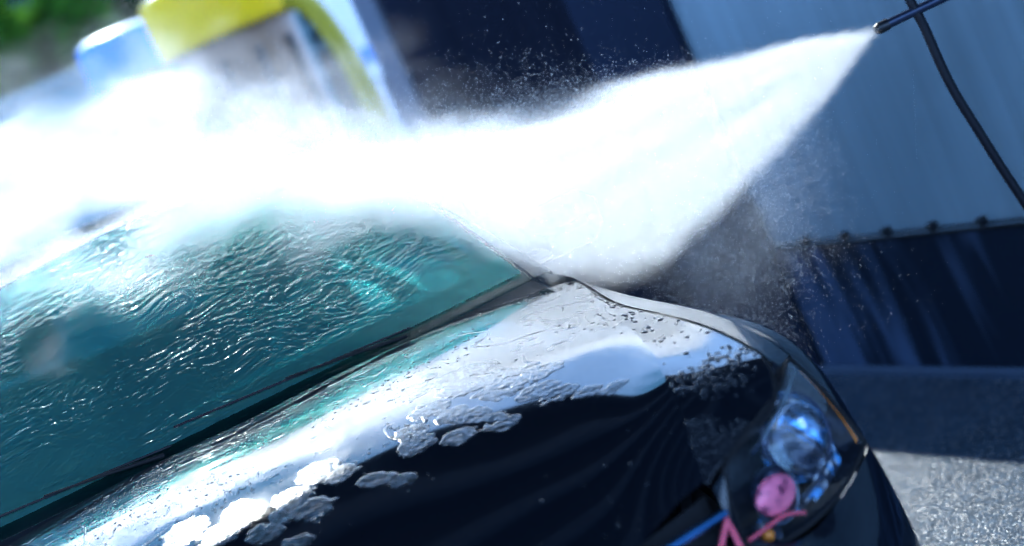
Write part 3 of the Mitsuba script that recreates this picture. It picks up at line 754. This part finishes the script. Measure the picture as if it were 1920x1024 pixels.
def density(u, v, w):
    d = np.maximum(1.154 - u, 0)
    n1 = meshkit.fbm(np.stack([u * 4.5 + v * 1.5, v * 7, w * 6], -1), 5, 71) - .5
    n2 = meshkit.fbm(np.stack([u * 9 - v * 6, v * 14 + u * 4, w * 12], -1), 4, 72) - .5
    # fan
    soft = .012 + .075 * np.clip(d - .15, 0, 1)
    e = np.minimum(jet_top(u) - v, v - jet_bot(u)) + (n1 * .20 + n2 * .07) * np.clip(d * 1.3 - .18, 0, 1) + n1 * .25 * np.clip(d - .85, 0, 1)
    sw = .026 + .05 * d
    j = np.clip(e / soft + .3, 0, 1) * np.exp(-.5 * (w / sw) ** 2) * (u < 1.150) * np.clip((u + .28) / .4, 0, 1)
    streak = .15 + 1.6 * np.clip(meshkit.fbm(np.stack([d * 3, np.arctan2(v - .006, d + .02) * 26, w * 10], -1), 3, 73), 0, 1)
    jet = 24 * j * streak * (1 - .62 * np.clip(d - .2, 0, 1))
    # rebounding mist, carried back over the roof
    wc = -.75 * np.clip((.28 - u) / .95, 0, 1) ** .8
    em = np.minimum((mist_top(u) - v) / .32 + n1 * 3.6, (v - mist_bot(u) + .04) / .12 + n1 * 2.4) + n2 * .7
    m = np.clip(em * .5 + .12, 0, 1) ** 1.6 * np.exp(-.5 * ((w - wc) / .19) ** 2) * np.clip((.42 - u) / .35, 0, 1)
    # wisps drifting down over the windscreen
    low = np.clip((v - mist_bot(u) + .30) / .30, 0, 1) * (v < mist_top(u)) * np.clip((.35 - u) / .3, 0, 1)
    wisp = np.clip(n1 * 4.5 + n2 * 2.2 - .42, 0, 1) * low * np.exp(-.5 * ((w - wc * .6) / .16) ** 2)
    # fine fall-out below the fan
    fall = np.exp(-((u - .72 - .15 * (v + .4)) / .17) ** 2) * np.clip((jet_bot(u) + .03 - v) / .1, 0, 1) * np.clip((v + .46) / .2, 0, 1) * np.exp(-.5 * (w / .12) ** 2) * np.clip(.6 + n1 * 2.5, 0, 1)
    out_ = jet + 7.5 * m + 7.0 * wisp + .4 * fall
    X_ = ORG[0] + EU[0] * u + EW[0] * w
    Y_ = ORG[1] + EU[1] * u + EW[1] * w
    Z_ = ORG[2] + v
    s_ = np.clip((-X_ - .12 * (Y_ / .65) ** 2) / .88, 0, 1)
    skin = .983 + .45 * s_ + .022 * np.sin(np.pi * s_) - .03 * (Y_ / .62) ** 2
    half_ = .72 - .17 * s_
    skin = skin + .03 * np.clip((-X_ - .88) / .3, 0, 1)
    out_ = out_ * np.where(np.abs(Y_) < half_ + .03, np.clip((Z_ - skin - .005) / .02, 0, 1), 1)
    hug = np.exp(-.5 * ((Z_ - skin - .02) / .055) ** 2) * np.clip((s_ - .30) / .25, 0, 1) * np.clip((1.0 - s_) / .06, 0, 1) * (np.abs(Y_) < half_ + .03) * np.clip((Y_ + .62) / .5, .15, 1)
    n3 = meshkit.fbm(np.stack([u * 3.4 - v * 2.5, v * 3.2 + u * 1.5, w * 5], -1), 5, 78) - .5
    out_ = out_ + 12.0 * hug * np.clip(n3 * 3.6 + n2 * 1.4 + (s_ - .58) * 1.4 + .45 * np.clip(Y_, -1, .3), 0, 1) * np.clip((Z_ - skin - .003) / .012, 0, 1)
    edge_ = np.minimum.reduce([(u - U0) / .15, (v - V0) / .04, (V1 - v) / .06, (w - Q0) / .05, (Q1 - w) / .05])
    return out_ * np.clip(edge_, 0, 1)


den = density(uu, vv3, ww).astype(np.float32)
grid = np.ascontiguousarray(den.transpose(2, 1, 0))       # z (w), y (v), x (u)
M = np.eye(4)
M[:3, 0], M[:3, 1], M[:3, 2] = EU * (U1 - U0), np.array([0, 0, 1.]) * (V1 - V0), EW * (Q1 - Q0)
M[:3, 3] = ORG + EU * U0 + np.array([0, 0, 1.]) * V0 + EW * Q0
scene['spray_medium'] = {'type': 'heterogeneous', 'albedo': {'type': 'rgb', 'value': [.955, .965, .975]}, 'scale': 1.0,
                         'sigma_t': {'type': 'gridvolume', 'grid': mi.VolumeGrid(grid[..., None]), 'to_world': T(M), 'filter_type': 'trilinear', 'wrap_mode': 'clamp'},
                         'phase': {'type': 'hg', 'g': 0.76}}
# hull of the cloud: a closed skin just outside where the density ends
has = den > .02
us = np.linspace(0, nu3 - 1, 26).round().astype(int)
ringa = np.arange(28) * 2 * np.pi / 28
rings = []
for a_ in us:
    sl = has[max(a_ - 9, 0):a_ + 10].any(0)
    iv, iw = np.nonzero(sl)
    if len(iv) == 0: continue
    lo = np.array([V0 + iv.min() / nv3 * (V1 - V0), Q0 + iw.min() / nw3 * (Q1 - Q0)]) - .008
    hi = np.array([V0 + (iv.max() + 1) / nv3 * (V1 - V0), Q0 + (iw.max() + 1) / nw3 * (Q1 - Q0)]) + .008
    c_, r_ = (lo + hi) / 2, (hi - lo) / 2
    k_ = np.sign(np.cos(ringa)) * np.abs(np.cos(ringa)) ** .35, np.sign(np.sin(ringa)) * np.abs(np.sin(ringa)) ** .35
    pv, pw = c_[0] + r_[0] * k_[0], c_[1] + r_[1] * k_[1]
    rings.append(ORG + EU * (U0 + (a_ + .5) / nu3 * (U1 - U0)) + pv[:, None] * [0, 0, 1] + pw[:, None] * EW)
rings = [rings[0] - EU * .01] + rings[1:-1] + [rings[-1] + EU * .01]
vs = np.vstack(rings + [rings[0].mean(0)[None], rings[-1].mean(0)[None]])
fs = []
for k_ in range(len(rings) - 1):
    for j_ in range(28):
        i0, i1 = k_ * 28 + j_, k_ * 28 + (j_ + 1) % 28
        fs += [[i0, i1 + 28, i1], [i0, i0 + 28, i1 + 28]]
e_ = len(rings) * 28
for j_ in range(28):
    fs += [[e_, j_, (j_ + 1) % 28], [e_ + 1, e_ - 28 + (j_ + 1) % 28, e_ - 28 + j_]]
hull = trimesh.Trimesh(vs, fs, process=False)
if hull.volume < 0: hull.invert()
scene['water_spray'] = mikit.ply(hull, 'm_null', interior={'type': 'ref', 'id': 'spray_medium'})
tag('water_spray', 'white fan of sprayed water and mist drifting over the windscreen', 'water spray', kind='stuff')

# single drops, thrown off along the edges of the fan and falling below it
r_ = np.random.default_rng(91)
N_ = 130000
u_ = r_.uniform(-.35, 1.10, N_ * 8); v_ = r_.uniform(-.62, .55, N_ * 8); w_ = r_.normal(0, .09, N_ * 8)
dd = np.maximum(1.154 - u_, 0)
o_top, o_bot = v_ - jet_top(u_), jet_bot(u_) - v_
nz = meshkit.fbm(np.stack([u_ * 5, v_ * 5, w_ * 3], -1), 3, 77)
p_ = np.where(o_top > -.03, np.exp(-np.maximum(o_top, 0) / (.012 + .05 * np.clip(dd - .3, 0, .5))) * np.clip(dd * 1.4 - .35, 0, 1), 0)
p_ = np.maximum(p_, np.where(o_bot > -.02, 1.6 * (u_ < .98) * np.exp(-np.maximum(o_bot, 0) / .17) * np.exp(-((u_ - .70 - .15 * (v_ + .3)) / .18) ** 2) * np.clip(nz * 3 - .8, 0, 1), 0))
p_ = np.maximum(p_, .0025)
ok = np.nonzero(r_.random(len(u_)) < p_)[0][:N_]
P_ = ORG + u_[ok, None] * EU + v_[ok, None] * [0, 0, 1] + w_[ok, None] * EW
octa = trimesh.Trimesh([[1, 0, 0], [-1, 0, 0], [0, 1, 0], [0, -1, 0], [0, 0, 1], [0, 0, -1]], [[0, 2, 4], [2, 1, 4], [1, 3, 4], [3, 0, 4], [2, 0, 5], [1, 2, 5], [3, 1, 5], [0, 3, 5]], process=False)
rad = np.where(o_bot[ok] > 0, .00035, .0004) + np.where(o_bot[ok] > 0, .0009, .0010) * r_.random(len(P_)) ** 6
vs = P_[:, None] + octa.vertices[None] * rad[:, None, None]
fs = octa.faces[None] + (np.arange(len(P_)) * len(octa.vertices))[:, None, None]
put('spray_droplets', (vs.reshape(-1, 3), fs.reshape(-1, 3)), 'm_droplet', smooth=False)
tag('spray_droplets', 'fine single drops thrown off around the fan of water', 'water drops', kind='stuff')
